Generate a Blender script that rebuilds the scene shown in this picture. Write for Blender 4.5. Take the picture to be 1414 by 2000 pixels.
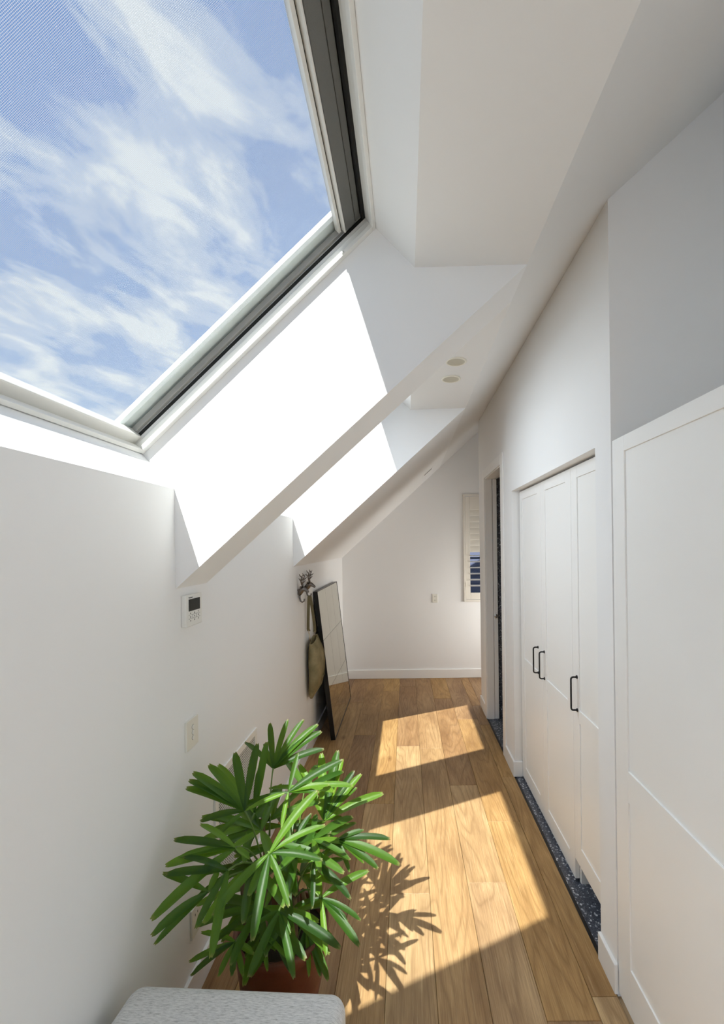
import bpy, bmesh, math, random
from mathutils import Vector, Matrix, Euler

for o in list(bpy.data.objects):
    bpy.data.objects.remove(o, do_unlink=True)
SC = bpy.context.scene
COL = SC.collection
R = math.radians
rnd = random.Random(7)

# ------------------------------------------------------------------ camera
CAM_H = 1.8
cam = bpy.data.cameras.new('camera')
cam.sensor_fit = 'HORIZONTAL'
cam.sensor_width = 36.0
cam.lens = 36.0 * 880.0 / 1414.0
cam.shift_x = (707 - 793) / 1414.0
cam.shift_y = (1066 - 1000) / 1414.0
cam.clip_start = 0.02
camo = bpy.data.objects.new('camera', cam)
COL.objects.link(camo)
camo.matrix_world = Matrix.Translation((0, 0, CAM_H)) @ Matrix.Rotation(R(90), 4, 'X') @ Matrix.Rotation(-0.0125, 4, 'Z')
SC.camera = camo

# ------------------------------------------------------------------ exposure
vs = SC.view_settings
vs.view_transform = 'Standard'
vs.look = 'None'
vs.gamma = 1.0
vs.use_curve_mapping = False
vs.exposure = 0.0
SC.cycles.diffuse_bounces = 8
SC.cycles.max_bounces = 12
SC.cycles.use_adaptive_sampling = True
SC.cycles.adaptive_threshold = 0.07
SC.cycles.adaptive_min_samples = 16
SC.cycles.transparent_max_bounces = 16
SC.cycles.caustics_reflective = False
SC.cycles.caustics_refractive = False
SC.cycles.sample_clamp_indirect = 6.0

# ------------------------------------------------------------------ node helpers
class NT:
    def __init__(s, tree):
        s.t = tree
        tree.nodes.clear()
    def n(s, kind, **kw):
        nd = s.t.nodes.new(kind)
        for k, v in kw.items():
            if k.startswith('i_'):
                key = k[2:]
                key = int(key) if key.isdigit() else key.replace('_', ' ')
                nd.inputs[key].default_value = v
            else:
                setattr(nd, k, v)
        return nd
    def l(s, a, b):
        s.t.links.new(a, b)
    def math(s, op, a, b=None, c=None):
        nd = s.t.nodes.new('ShaderNodeMath'); nd.operation = op
        for i, v in enumerate((a, b, c)):
            if v is None: continue
            if isinstance(v, (int, float)): nd.inputs[i].default_value = v
            else: s.t.links.new(v, nd.inputs[i])
        return nd.outputs[0]
    def mix(s, fac, a, b, blend='MIX'):
        nd = s.t.nodes.new('ShaderNodeMix'); nd.data_type = 'RGBA'; nd.blend_type = blend
        for i, v in ((0, fac), (6, a), (7, b)):
            if isinstance(v, (int, float)): nd.inputs[i].default_value = v
            elif isinstance(v, (tuple, list)): nd.inputs[i].default_value = (v[0], v[1], v[2], 1)
            else: s.t.links.new(v, nd.inputs[i])
        return nd.outputs[2]
    def ramp(s, fac, stops, interp='LINEAR'):
        nd = s.t.nodes.new('ShaderNodeValToRGB')
        e = nd.color_ramp; e.interpolation = interp
        while len(e.elements) < len(stops): e.elements.new(0.5)
        for el, (p, c) in zip(e.elements, stops):
            el.position = p; el.color = (c[0], c[1], c[2], 1)
        s.t.links.new(fac, nd.inputs[0])
        return nd.outputs[0]

# ------------------------------------------------------------------ sky
SKY_GAIN = 0.85
world = bpy.data.worlds.new('sky'); SC.world = world
world.use_nodes = True
w = NT(world.node_tree)
tc = w.n('ShaderNodeTexCoord')
sep = w.n('ShaderNodeSeparateXYZ'); w.l(tc.outputs['Generated'], sep.inputs[0])
den = w.math('ADD', w.math('MAXIMUM', sep.outputs[2], 0.0), 0.25)
cx = w.math('DIVIDE', sep.outputs[0], den)
cy = w.math('DIVIDE', sep.outputs[1], den)
cmb = w.n('ShaderNodeCombineXYZ'); w.l(cx, cmb.inputs[0]); w.l(cy, cmb.inputs[1])
mp = w.n('ShaderNodeMapping'); mp.inputs['Location'].default_value = (3.1, 1.7, 0.4)
mp.inputs['Scale'].default_value = (4.2, 6.6, 1)
mpr = w.n('ShaderNodeMapping'); mpr.inputs['Rotation'].default_value = (0, 0, R(-66)); w.l(cmb.outputs[0], mpr.inputs[0])
w.l(mpr.outputs[0], mp.inputs[0])
n1 = w.n('ShaderNodeTexNoise', i_Scale=1.0, i_Detail=8.0, i_Roughness=0.54, i_Distortion=0.35); w.l(mp.outputs[0], n1.inputs['Vector'])
n2 = w.n('ShaderNodeTexNoise', i_Scale=2.2, i_Detail=3.0); w.l(cmb.outputs[0], n2.inputs['Vector'])
cl = w.math('ADD', n1.outputs[0], w.math('MULTIPLY', w.math('SUBTRACT', n2.outputs[0], 0.5), 0.35))
cov = w.ramp(cl, [(0.43, (0, 0, 0)), (0.53, (0.38, 0.38, 0.38)), (0.65, (0.92, 0.92, 0.92))], 'EASE')
blue = w.ramp(sep.outputs[2], [(0.0, (0.50, 0.66, 0.88)), (0.35, (0.22, 0.40, 0.78)), (1.0, (0.11, 0.25, 0.62))])
skyc = w.mix(cov, blue, (0.93, 0.96, 1.0))
bg = w.n('ShaderNodeBackground'); bg.inputs['Strength'].default_value = SKY_GAIN
w.l(skyc, bg.inputs['Color'])
wo = w.n('ShaderNodeOutputWorld'); w.l(bg.outputs[0], wo.inputs['Surface'])

# ------------------------------------------------------------------ sun
SUN_DIR = Vector((0.305, 0.665, -1.0)).normalized()
sun = bpy.data.lights.new('sun', 'SUN')
sun.energy = 14.2
sun.angle = R(0.55)
sun.color = (1.0, 0.97, 0.915)
suno = bpy.data.objects.new('sun', sun); COL.objects.link(suno)
suno.rotation_euler = SUN_DIR.to_track_quat('-Z', 'Y').to_euler()
suno.location = (-3, -5, 9)

# fill lamp added in the made-up window behind the camera
day = bpy.data.lights.new('window_daylight', 'AREA')
day.shape = 'RECTANGLE'; day.size = 1.9; day.size_y = 2.1
day.energy = 4.0
day.color = (0.93, 0.97, 1.0)
back_lamp_o = bpy.data.objects.new('window_daylight', day); COL.objects.link(back_lamp_o)
back_lamp_o.location = (0.25, -2.66, 1.3)
back_lamp_o.rotation_euler = (R(90), 0, 0)     # emits towards +Y

# fill lamps added in two unseen skylights, the rear one made up too
for yc_, en_ in ((2.72, 12.0), (-0.85, 26.0)):
    sky2 = bpy.data.lights.new('skylight_daylight', 'AREA')
    sky2.shape = 'RECTANGLE'; sky2.size = 1.05; sky2.size_y = 1.30
    sky2.energy = en_
    sky2.spread = R(125)
    sky2.color = (0.86, 0.94, 1.0)
    shaft_lamp_o = bpy.data.objects.new('skylight_daylight', sky2); COL.objects.link(shaft_lamp_o)
    shaft_lamp_o.location = (-0.545 - 0.05, yc_, 2.58 + 0.052)
    shaft_lamp_o.rotation_euler = Vector((0.688, 0.0, -0.726)).to_track_quat('-Z', 'Y').to_euler()

# fill lamp added in a made-up alcove window, round the far right corner
alc = bpy.data.lights.new('alcove_daylight', 'AREA')
alc.shape = 'RECTANGLE'; alc.size = 0.9; alc.size_y = 0.8; alc.spread = R(120)
alc.energy = 15.0
alc.color = (1.0, 0.96, 0.89)
alco = bpy.data.objects.new('alcove_daylight', alc); COL.objects.link(alco)
alco.location = (2.16, 5.55, 1.05)
alco.rotation_euler = Vector((-1.0, 0.12, -0.12)).to_track_quat('-Z', 'Y').to_euler()

# ------------------------------------------------------------------ materials
M = {}
def new_mat(name):
    m = bpy.data.materials.new(name); m.use_nodes = True
    t = NT(m.node_tree)
    out = t.n('ShaderNodeOutputMaterial')
    M[name] = m
    return m, t, out
def plain(name, col, rough=0.5, metal=0.0, var=0.04, scale=8.0, bump=0.0, bscale=200.0, spec=0.5, coat=0.0):
    m, t, out = new_mat(name)
    tcn = t.n('ShaderNodeTexCoord')
    nz = t.n('ShaderNodeTexNoise', i_Scale=scale, i_Detail=4.0); t.l(tcn.outputs['Object'], nz.inputs['Vector'])
    a = tuple(c * (1 - var) for c in col); b = tuple(min(1, c * (1 + var)) for c in col)
    c = t.mix(nz.outputs[0], a, b)
    p = t.n('ShaderNodeBsdfPrincipled', i_Roughness=rough, i_Metallic=metal)
    p.inputs['Specular IOR Level'].default_value = spec
    p.inputs['Coat Weight'].default_value = coat
    t.l(c, p.inputs['Base Color'])
    if bump:
        bz = t.n('ShaderNodeTexNoise', i_Scale=bscale, i_Detail=3.0); t.l(tcn.outputs['Object'], bz.inputs['Vector'])
        bp = t.n('ShaderNodeBump', i_Strength=bump, i_Distance=0.002); t.l(bz.outputs[0], bp.inputs['Height'])
        t.l(bp.outputs[0], p.inputs['Normal'])
    t.l(p.outputs[0], out.inputs[0])
    return m
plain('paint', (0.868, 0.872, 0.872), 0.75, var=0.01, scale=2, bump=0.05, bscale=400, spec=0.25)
plain('ceiling_paint', (0.80, 0.80, 0.79), 0.85, var=0.01, scale=2, bump=0.05, bscale=400, spec=0.2)  # wall paint made darker, ceiling shade put into the colour
plain('trim', (0.88, 0.88, 0.87), 0.38, var=0.01, scale=3)
plain('door_white', (0.89, 0.89, 0.875), 0.42, var=0.01, scale=3)
plain('frame_white', (0.80, 0.80, 0.77), 0.4, var=0.015, scale=6)
plain('frame_cream', (0.74, 0.73, 0.69), 0.45, var=0.02, scale=6)
plain('gasket', (0.012, 0.012, 0.011), 0.7)
plain('sash_grey', (0.34, 0.335, 0.32), 0.45, var=0.03)
plain('blind_grey', (0.15, 0.15, 0.138), 0.75, var=0.05, scale=60, bump=0.4, bscale=900)
plain('cream', (0.78, 0.745, 0.67), 0.45, var=0.01)
plain('plastic', (0.80, 0.80, 0.765), 0.35, var=0.005)
plain('plastic_cream', (0.78, 0.765, 0.69), 0.35, var=0.005)
plain('lcd', (0.009, 0.010, 0.006), 0.55, var=0.1)
plain('ink', (0.02, 0.02, 0.02), 0.6)
plain('ink_grey', (0.16, 0.16, 0.15), 0.6)
plain('black_metal', (0.008, 0.008, 0.009), 0.4)
plain('black_frame', (0.006, 0.006, 0.007), 0.35)
plain('nickel', (0.20, 0.18, 0.165), 0.34, metal=1.0, var=0.25, scale=60)
plain('steel', (0.55, 0.54, 0.52), 0.3, metal=1.0)
plain('brass', (0.55, 0.45, 0.32), 0.35, metal=1.0)
plain('dark_void', (0.03, 0.03, 0.03), 0.9)
plain('sub', (0.42, 0.29, 0.16), 0.9)
plain('terracotta', (0.17, 0.048, 0.022), 0.42, var=0.45, scale=14, bump=0.3, bscale=60)
plain('soil', (0.035, 0.022, 0.014), 0.95, var=0.5, scale=80, bump=0.9, bscale=90)
plain('cane', (0.16, 0.11, 0.06), 0.8, var=0.35, scale=50, bump=0.6, bscale=120)
plain('petiole', (0.10, 0.17, 0.03), 0.5, var=0.2, scale=20)
plain('downlight', (0.82, 0.79, 0.68), 0.35, var=0.01)
plain('downlight_lens', (0.55, 0.52, 0.42), 0.4, var=0.02)
plain('leg_wood', (0.10, 0.06, 0.03), 0.5, var=0.2, scale=20)
plain('navy', (0.065, 0.075, 0.13), 0.55, var=0.15, scale=6)
plain('strap', (0.16, 0.135, 0.07), 0.85, var=0.2, scale=120, bump=0.5, bscale=900)

def glass_mat():
    m, t, out = new_mat('glass')
    tr = t.n('ShaderNodeBsdfTransparent'); tr.inputs[0].default_value = (0.96, 0.985, 0.985, 1)
    gl = t.n('ShaderNodeBsdfGlossy', i_Roughness=0.02)
    fr = t.n('ShaderNodeLayerWeight')
    mx = t.n('ShaderNodeMixShader')
    t.l(t.math('ADD', 0.012, t.math('MULTIPLY', t.math('POWER', fr.outputs['Facing'], 5.0), 0.35)), mx.inputs[0]); t.l(tr.outputs[0], mx.inputs[1]); t.l(gl.outputs[0], mx.inputs[2])
    t.l(mx.outputs[0], out.inputs[0])
glass_mat()
def screen_mat():
    m, t, out = new_mat('insect_screen')
    uv = t.n('ShaderNodeUVMap')
    sp = t.n('ShaderNodeSeparateXYZ'); t.l(uv.outputs[0], sp.inputs[0])
    fx = t.math('FRACT', t.math('MULTIPLY', sp.outputs[0], 1 / 0.0030))
    fy = t.math('FRACT', t.math('MULTIPLY', sp.outputs[1], 1 / 0.0030))
    th = t.math('MAXIMUM', t.math('LESS_THAN', fx, 0.17), t.math('LESS_THAN', fy, 0.17))
    tr = t.n('ShaderNodeBsdfTransparent')
    df = t.n('ShaderNodeBsdfDiffuse'); df.inputs[0].default_value = (0.42, 0.43, 0.44, 1)
    tl = t.n('ShaderNodeBsdfTranslucent'); tl.inputs[0].default_value = (0.42, 0.43, 0.44, 1)
    ad = t.n('ShaderNodeMixShader'); ad.inputs[0].default_value = 0.5
    t.l(df.outputs[0], ad.inputs[1]); t.l(tl.outputs[0], ad.inputs[2])
    mx = t.n('ShaderNodeMixShader'); t.l(th, mx.inputs[0]); t.l(tr.outputs[0], mx.inputs[1]); t.l(ad.outputs[0], mx.inputs[2])
    t.l(mx.outputs[0], out.inputs[0])
screen_mat()
def mirror_mat():
    m, t, out = new_mat('mirror')
    tcn = t.n('ShaderNodeTexCoord')
    nz = t.n('ShaderNodeTexNoise', i_Scale=6.0, i_Detail=4.0); t.l(tcn.outputs['Object'], nz.inputs['Vector'])
    c = t.mix(nz.outputs[0], (0.68, 0.67, 0.57), (0.78, 0.77, 0.67))
    p = t.n('ShaderNodeBsdfPrincipled', i_Roughness=0.03, i_Metallic=1.0)
    t.l(c, p.inputs['Base Color']); t.l(p.outputs[0], out.inputs[0])
mirror_mat()
def oak_mat():
    m, t, out = new_mat('oak')
    oi = t.n('ShaderNodeObjectInfo'); tcn = t.n('ShaderNodeTexCoord')
    off = t.n('ShaderNodeCombineXYZ')
    t.l(t.math('MULTIPLY', oi.outputs['Random'], 37.0), off.inputs[0]); t.l(t.math('MULTIPLY', oi.outputs['Random'], 91.0), off.inputs[1])
    add = t.n('ShaderNodeVectorMath'); add.operation = 'ADD'
    t.l(tcn.outputs['Object'], add.inputs[0]); t.l(off.outputs[0], add.inputs[1])
    # broad tone
    mp0 = t.n('ShaderNodeMapping'); mp0.inputs['Scale'].default_value = (5, 1.4, 1); t.l(add.outputs[0], mp0.inputs[0])
    tone = t.n('ShaderNodeTexNoise', i_Scale=1.0, i_Detail=4.0, i_Roughness=0.55); t.l(mp0.outputs[0], tone.inputs['Vector'])
    # cathedral figure
    mp1 = t.n('ShaderNodeMapping'); mp1.inputs['Scale'].default_value = (7.0, 0.85, 1); t.l(add.outputs[0], mp1.inputs[0])
    fig = t.n('ShaderNodeTexNoise', i_Scale=1.0, i_Detail=1.0, i_Roughness=0.4, i_Distortion=0.3); t.l(mp1.outputs[0], fig.inputs['Vector'])
    ring = t.math('ABSOLUTE', t.math('SUBTRACT', t.math('FRACT', t.math('MULTIPLY', fig.outputs[0], 11.0)), 0.5))
    # fine fibre
    mp2 = t.n('ShaderNodeMapping'); mp2.inputs['Scale'].default_value = (210, 7, 1); t.l(add.outputs[0], mp2.inputs[0])
    fib = t.n('ShaderNodeTexNoise', i_Scale=1.0, i_Detail=3.0, i_Roughness=0.6); t.l(mp2.outputs[0], fib.inputs['Vector'])
    # knots
    mp3 = t.n('ShaderNodeMapping'); mp3.inputs['Scale'].default_value = (4.2, 1.7, 1); t.l(add.outputs[0], mp3.inputs[0])
    vo = t.n('ShaderNodeTexVoronoi', i_Scale=1.0); t.l(mp3.outputs[0], vo.inputs['Vector'])
    knot = t.ramp(vo.outputs['Distance'], [(0.0, (1, 1, 1)), (0.06, (0.5, 0.5, 0.5)), (0.12, (0, 0, 0))], 'EASE')
    base = t.ramp(tone.outputs[0], [(0.28, (0.22, 0.126, 0.060)), (0.5, (0.36, 0.222, 0.108)), (0.72, (0.47, 0.312, 0.160))])
    rr = t.ramp(ring, [(0.0, (1, 1, 1)), (0.16, (0.35, 0.35, 0.35)), (0.5, (0, 0, 0))])
    c1 = t.mix(t.math('MULTIPLY', rr, 0.50), base, (0.150, 0.080, 0.034))
    fb = t.ramp(fib.outputs[0], [(0.36, (0, 0, 0)), (0.62, (1, 1, 1))])
    c2 = t.mix(t.math('MULTIPLY', fb, 0.42), c1, (0.165, 0.090, 0.040))
    mp4 = t.n('ShaderNodeMapping'); mp4.inputs['Scale'].default_value = (90, 3.2, 1); t.l(add.outputs[0], mp4.inputs[0])
    wh = t.n('ShaderNodeTexNoise', i_Scale=1.0, i_Detail=4.0, i_Roughness=0.7); t.l(mp4.outputs[0], wh.inputs['Vector'])
    whr = t.ramp(wh.outputs[0], [(0.56, (0, 0, 0)), (0.70, (1, 1, 1))])
    c2 = t.mix(t.math('MULTIPLY', whr, 0.35), c2, (0.52, 0.37, 0.21))
    c3 = t.mix(t.math('MULTIPLY', knot, 0.75), c2, (0.10, 0.045, 0.02))
    # per-plank shift of tone and hue
    hs = t.n('ShaderNodeHueSaturation')
    r1 = t.math('FRACT', t.math('MULTIPLY', oi.outputs['Random'], 17.3)); r2 = t.math('FRACT', t.math('MULTIPLY', oi.outputs['Random'], 53.7))
    t.l(t.math('ADD', 0.495, t.math('MULTIPLY', r1, 0.013)), hs.inputs['Hue'])
    t.l(t.math('ADD', 0.93, t.math('MULTIPLY', r2, 0.2)), hs.inputs['Saturation'])
    t.l(t.math('ADD', 0.90, t.math('MULTIPLY', r1, 0.46)), hs.inputs['Value'])
    t.l(c3, hs.inputs['Color'])
    p = t.n('ShaderNodeBsdfPrincipled'); t.l(hs.outputs[0], p.inputs['Base Color'])
    t.l(t.math('ADD', 0.40, t.math('MULTIPLY', fib.outputs[0], 0.22)), p.inputs['Roughness'])
    p.inputs['Specular IOR Level'].default_value = 0.35
    bp = t.n('ShaderNodeBump', i_Strength=0.25, i_Distance=0.0015); t.l(fib.outputs[0], bp.inputs['Height']); t.l(bp.outputs[0], p.inputs['Normal'])
    t.l(p.outputs[0], out.inputs[0])
oak_mat()
def terrazzo_mat():
    m, t, out = new_mat('terrazzo')
    tcn = t.n('ShaderNodeTexCoord')
    v1 = t.n('ShaderNodeTexVoronoi', i_Scale=75.0); t.l(tcn.outputs['Object'], v1.inputs['Vector'])
    v2 = t.n('ShaderNodeTexVoronoi', i_Scale=190.0); t.l(tcn.outputs['Object'], v2.inputs['Vector'])
    def chips(v, lo):
        sp = t.n('ShaderNodeSeparateColor'); t.l(v.outputs['Color'], sp.inputs[0])
        sel = t.math('GREATER_THAN', sp.outputs[0], lo)
        ins = t.math('LESS_THAN', v.outputs['Distance'], t.math('ADD', 0.24, t.math('MULTIPLY', sp.outputs[1], 0.26)))
        return t.math('MULTIPLY', sel, ins), sp.outputs[2]
    f1, r1 = chips(v1, 0.28); f2, r2 = chips(v2, 0.2)
    base = t.ramp(r2, [(0.0, (0.035, 0.040, 0.055)), (1.0, (0.085, 0.095, 0.12))])
    ch2 = t.ramp(r2, [(0.0, (0.03, 0.035, 0.05)), (0.6, (0.16, 0.18, 0.22)), (1.0, (0.42, 0.44, 0.47))])
    ch1 = t.ramp(r1, [(0.0, (0.025, 0.03, 0.045)), (0.4, (0.17, 0.19, 0.24)), (1.0, (0.66, 0.68, 0.71))])
    c = t.mix(f1, t.mix(f2, base, ch2), ch1)
    p = t.n('ShaderNodeBsdfPrincipled', i_Roughness=0.35); t.l(c, p.inputs['Base Color']); t.l(p.outputs[0], out.inputs[0])
terrazzo_mat()
def fabric_mat():
    m, t, out = new_mat('grey_fabric')
    tcn = t.n('ShaderNodeTexCoord')
    mp = t.n('ShaderNodeMapping'); mp.inputs['Scale'].default_value = (60, 420, 60); t.l(tcn.outputs['Object'], mp.inputs[0])
    nz = t.n('ShaderNodeTexNoise', i_Scale=1.0, i_Detail=4.0, i_Roughness=0.7); t.l(mp.outputs[0], nz.inputs['Vector'])
    nb = t.n('ShaderNodeTexNoise', i_Scale=700.0, i_Detail=2.0); t.l(tcn.outputs['Object'], nb.inputs['Vector'])
    c = t.ramp(nz.outputs[0], [(0.28, (0.34, 0.345, 0.345)), (0.48, (0.72, 0.725, 0.72)), (0.66, (0.90, 0.90, 0.89))])
    c = t.mix(t.math('MULTIPLY', nb.outputs[0], 0.35), c, (0.30, 0.305, 0.305))
    p = t.n('ShaderNodeBsdfPrincipled', i_Roughness=0.95); t.l(c, p.inputs['Base Color'])
    p.inputs['Specular IOR Level'].default_value = 0.1
    p.inputs['Sheen Weight'].default_value = 0.15
    bp = t.n('ShaderNodeBump', i_Strength=0.6, i_Distance=0.002); t.l(nz.outputs[0], bp.inputs['Height']); t.l(bp.outputs[0], p.inputs['Normal'])
    t.l(p.outputs[0], out.inputs[0])
fabric_mat()
def canvas_mat():
    m, t, out = new_mat('canvas')
    tcn = t.n('ShaderNodeTexCoord')
    nz = t.n('ShaderNodeTexNoise', i_Scale=9.0, i_Detail=5.0); t.l(tcn.outputs['Object'], nz.inputs['Vector'])
    nb = t.n('ShaderNodeTexNoise', i_Scale=500.0, i_Detail=2.0); t.l(tcn.outputs['Object'], nb.inputs['Vector'])
    c = t.ramp(nz.outputs[0], [(0.3, (0.19, 0.16, 0.085)), (0.55, (0.31, 0.26, 0.145)), (0.75, (0.44, 0.35, 0.20))])
    p = t.n('ShaderNodeBsdfPrincipled', i_Roughness=0.9); t.l(c, p.inputs['Base Color']); p.inputs['Specular IOR Level'].default_value = 0.1
    bp = t.n('ShaderNodeBump', i_Strength=0.6, i_Distance=0.01); t.l(nz.outputs[0], bp.inputs['Height'])
    bp2 = t.n('ShaderNodeBump', i_Strength=0.4, i_Distance=0.002); t.l(nb.outputs[0], bp2.inputs['Height']); t.l(bp.outputs[0], bp2.inputs['Normal'])
    t.l(bp2.outputs[0], p.inputs['Normal']); t.l(p.outputs[0], out.inputs[0])
canvas_mat()
def leaf_mat():
    m, t, out = new_mat('leaf')
    oi = t.n('ShaderNodeObjectInfo'); uv = t.n('ShaderNodeUVMap')
    mp = t.n('ShaderNodeMapping'); mp.inputs['Scale'].default_value = (26, 1.2, 1); t.l(uv.outputs[0], mp.inputs[0])
    nz = t.n('ShaderNodeTexNoise', i_Scale=1.0, i_Detail=3.0); t.l(mp.outputs[0], nz.inputs['Vector'])
    sp = t.n('ShaderNodeSeparateXYZ'); t.l(uv.outputs[0], sp.inputs[0])
    c = t.ramp(oi.outputs['Random'], [(0.0, (0.016, 0.055, 0.009)), (0.45, (0.045, 0.125, 0.013)), (1.0, (0.15, 0.30, 0.024))])
    c = t.mix(t.math('MULTIPLY', t.math('SUBTRACT', nz.outputs[0], 0.35), 1.3), c, (0.018, 0.055, 0.008))
    tip = t.ramp(sp.outputs[1], [(0.955, (0, 0, 0)), (1.0, (1, 1, 1))])
    c = t.mix(t.math('MULTIPLY', tip, 0.55), c, (0.35, 0.28, 0.11))
    p = t.n('ShaderNodeBsdfPrincipled', i_Roughness=0.42); t.l(c, p.inputs['Base Color'])
    p.inputs['Specular IOR Level'].default_value = 0.3
    tl = t.n('ShaderNodeBsdfTranslucent')
    t.l(t.mix(0.55, c, (0.33, 0.56, 0.02)), tl.inputs[0])
    mx = t.n('ShaderNodeMixShader'); mx.inputs[0].default_value = 0.34
    t.l(p.outputs[0], mx.inputs[1]); t.l(tl.outputs[0], mx.inputs[2]); t.l(mx.outputs[0], out.inputs[0])
leaf_mat()

# ------------------------------------------------------------------ mesh helpers
class MB:
    def __init__(s): s.v = []; s.f = []; s.uv = None
    def box(s, x0, x1, y0, y1, z0, z1):
        b = len(s.v)
        s.v += [(x0, y0, z0), (x1, y0, z0), (x1, y1, z0), (x0, y1, z0), (x0, y0, z1), (x1, y0, z1), (x1, y1, z1), (x0, y1, z1)]
        s.f += [tuple(b + i for i in q) for q in ((0, 3, 2, 1), (4, 5, 6, 7), (0, 1, 5, 4), (1, 2, 6, 5), (2, 3, 7, 6), (3, 0, 4, 7))]
        return s
    def prism_y(s, poly, y0, y1):
        """poly: (x, z) outline, extruded in Y"""
        b = len(s.v); n = len(poly)
        s.v += [(x, y0, z) for x, z in poly] + [(x, y1, z) for x, z in poly]
        s.f.append(tuple(range(b, b + n))); s.f.append(tuple(range(b + 2 * n - 1, b + n - 1, -1)))
        for i in range(n):
            j = (i + 1) % n
            s.f.append((b + i, b + n + i, b + n + j, b + j))
        return s
    def prism_x(s, poly, x0, x1):
        """poly: (y, z) outline, extruded in X"""
        b = len(s.v); n = len(poly)
        s.v += [(x0, y, z) for y, z in poly] + [(x1, y, z) for y, z in poly]
        s.f.append(tuple(range(b, b + n))); s.f.append(tuple(range(b + 2 * n - 1, b + n - 1, -1)))
        for i in range(n):
            j = (i + 1) % n
            s.f.append((b + i, b + n + i, b + n + j, b + j))
        return s
    def hexa(s, pts):
        b = len(s.v); s.v += [tuple(p) for p in pts]
        s.f += [tuple(b + i for i in q) for q in ((0, 3, 2, 1), (4, 5, 6, 7), (0, 1, 5, 4), (1, 2, 6, 5), (2, 3, 7, 6), (3, 0, 4, 7))]
        return s
    def tube(s, path, rad, sides=8, cap=True):
        pts = [Vector(p) for p in path]; n = len(pts)
        rs = rad if isinstance(rad, (list, tuple)) else [rad] * n
        b = len(s.v)
        tan = []
        for i in range(n):
            a = pts[max(i - 1, 0)]; c = pts[min(i + 1, n - 1)]
            tan.append((c - a).normalized())
        ref = Vector((0, 0, 1)) if abs(tan[0].z) < 0.9 else Vector((1, 0, 0))
        nrm = (ref - tan[0] * ref.dot(tan[0])).normalized()
        for i in range(n):
            nrm = (nrm - tan[i] * nrm.dot(tan[i])).normalized()
            bi = tan[i].cross(nrm)
            for k in range(sides):
                a = 2 * math.pi * k / sides
                s.v.append(tuple(pts[i] + (nrm * math.cos(a) + bi * math.sin(a)) * rs[i]))
        for i in range(n - 1):
            for k in range(sides):
                k2 = (k + 1) % sides
                s.f.append((b + i * sides + k, b + i * sides + k2, b + (i + 1) * sides + k2, b + (i + 1) * sides + k))
        if cap:
            s.f.append(tuple(b + k for k in range(sides - 1, -1, -1)))
            s.f.append(tuple(b + (n - 1) * sides + k for k in range(sides)))
        return s
    def rings(s, rings, cap=True):
        b = len(s.v); n = len(rings[0])
        for r in rings: s.v += [tuple(p) for p in r]
        for i in range(len(rings) - 1):
            for k in range(n):
                k2 = (k + 1) % n
                s.f.append((b + i * n + k, b + i * n + k2, b + (i + 1) * n + k2, b + (i + 1) * n + k))
        if cap:
            s.f.append(tuple(b + k for k in range(n - 1, -1, -1)))
            s.f.append(tuple(b + (len(rings) - 1) * n + k for k in range(n)))
        return s
    def lathe(s, prof, c=(0, 0, 0), sides=32, cap=True):
        return s.rings([[(c[0] + r * math.cos(2 * math.pi * k / sides), c[1] + r * math.sin(2 * math.pi * k / sides), c[2] + z) for k in range(sides)] for r, z in prof], cap)
    def build(s, name, mat, parent=None, bevel=0, smooth=False, seg=2, origin=None, subsurf=0):
        me = bpy.data.meshes.new(name)
        if origin is not None:
            ox, oy, oz = origin
            vv = [(a - ox, b - oy, c - oz) for a, b, c in s.v]
        else: vv = s.v
        me.from_pydata(vv, [], s.f)
        bm = bmesh.new(); bm.from_mesh(me); bmesh.ops.recalc_face_normals(bm, faces=bm.faces); bm.to_mesh(me); bm.free()
        if s.uv:
            ul = me.uv_layers.new(name='UVMap')
            for lp in me.loops: ul.data[lp.index].uv = s.uv[lp.vertex_index]
        me.materials.append(M[mat])
        if smooth:
            for p in me.polygons: p.use_smooth = True
        o = bpy.data.objects.new(name, me); COL.objects.link(o)
        if origin is not None: o.location = origin
        if parent is not None:
            o.parent = parent
            o.location = Vector(o.location) - Vector(WLOC.get(parent.name, (0, 0, 0)))
            WLOC[o.name] = tuple(Vector(WLOC.get(parent.name, (0, 0, 0))) + Vector(o.location))
        else:
            WLOC[o.name] = tuple(o.location)
        if bevel:
            md = o.modifiers.new('bevel', 'BEVEL'); md.width = bevel; md.segments = seg; md.limit_method = 'ANGLE'
        if subsurf:
            md = o.modifiers.new('subsurf', 'SUBSURF'); md.levels = subsurf; md.render_levels = subsurf
        return o
WLOC = {}
def empty(name, loc=(0, 0, 0)):
    o = bpy.data.objects.new(name, None); COL.objects.link(o); o.location = loc
    o.empty_display_size = 0.05
    WLOC[o.name] = tuple(loc)
    return o
def tag(o, label, cat, group=None):
    o['label'] = label; o['category'] = cat
    if group: o['group'] = group
    return o
def struct(o, label=None):
    o['kind'] = 'structure'
    if label: o['label'] = label
    return o

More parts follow.
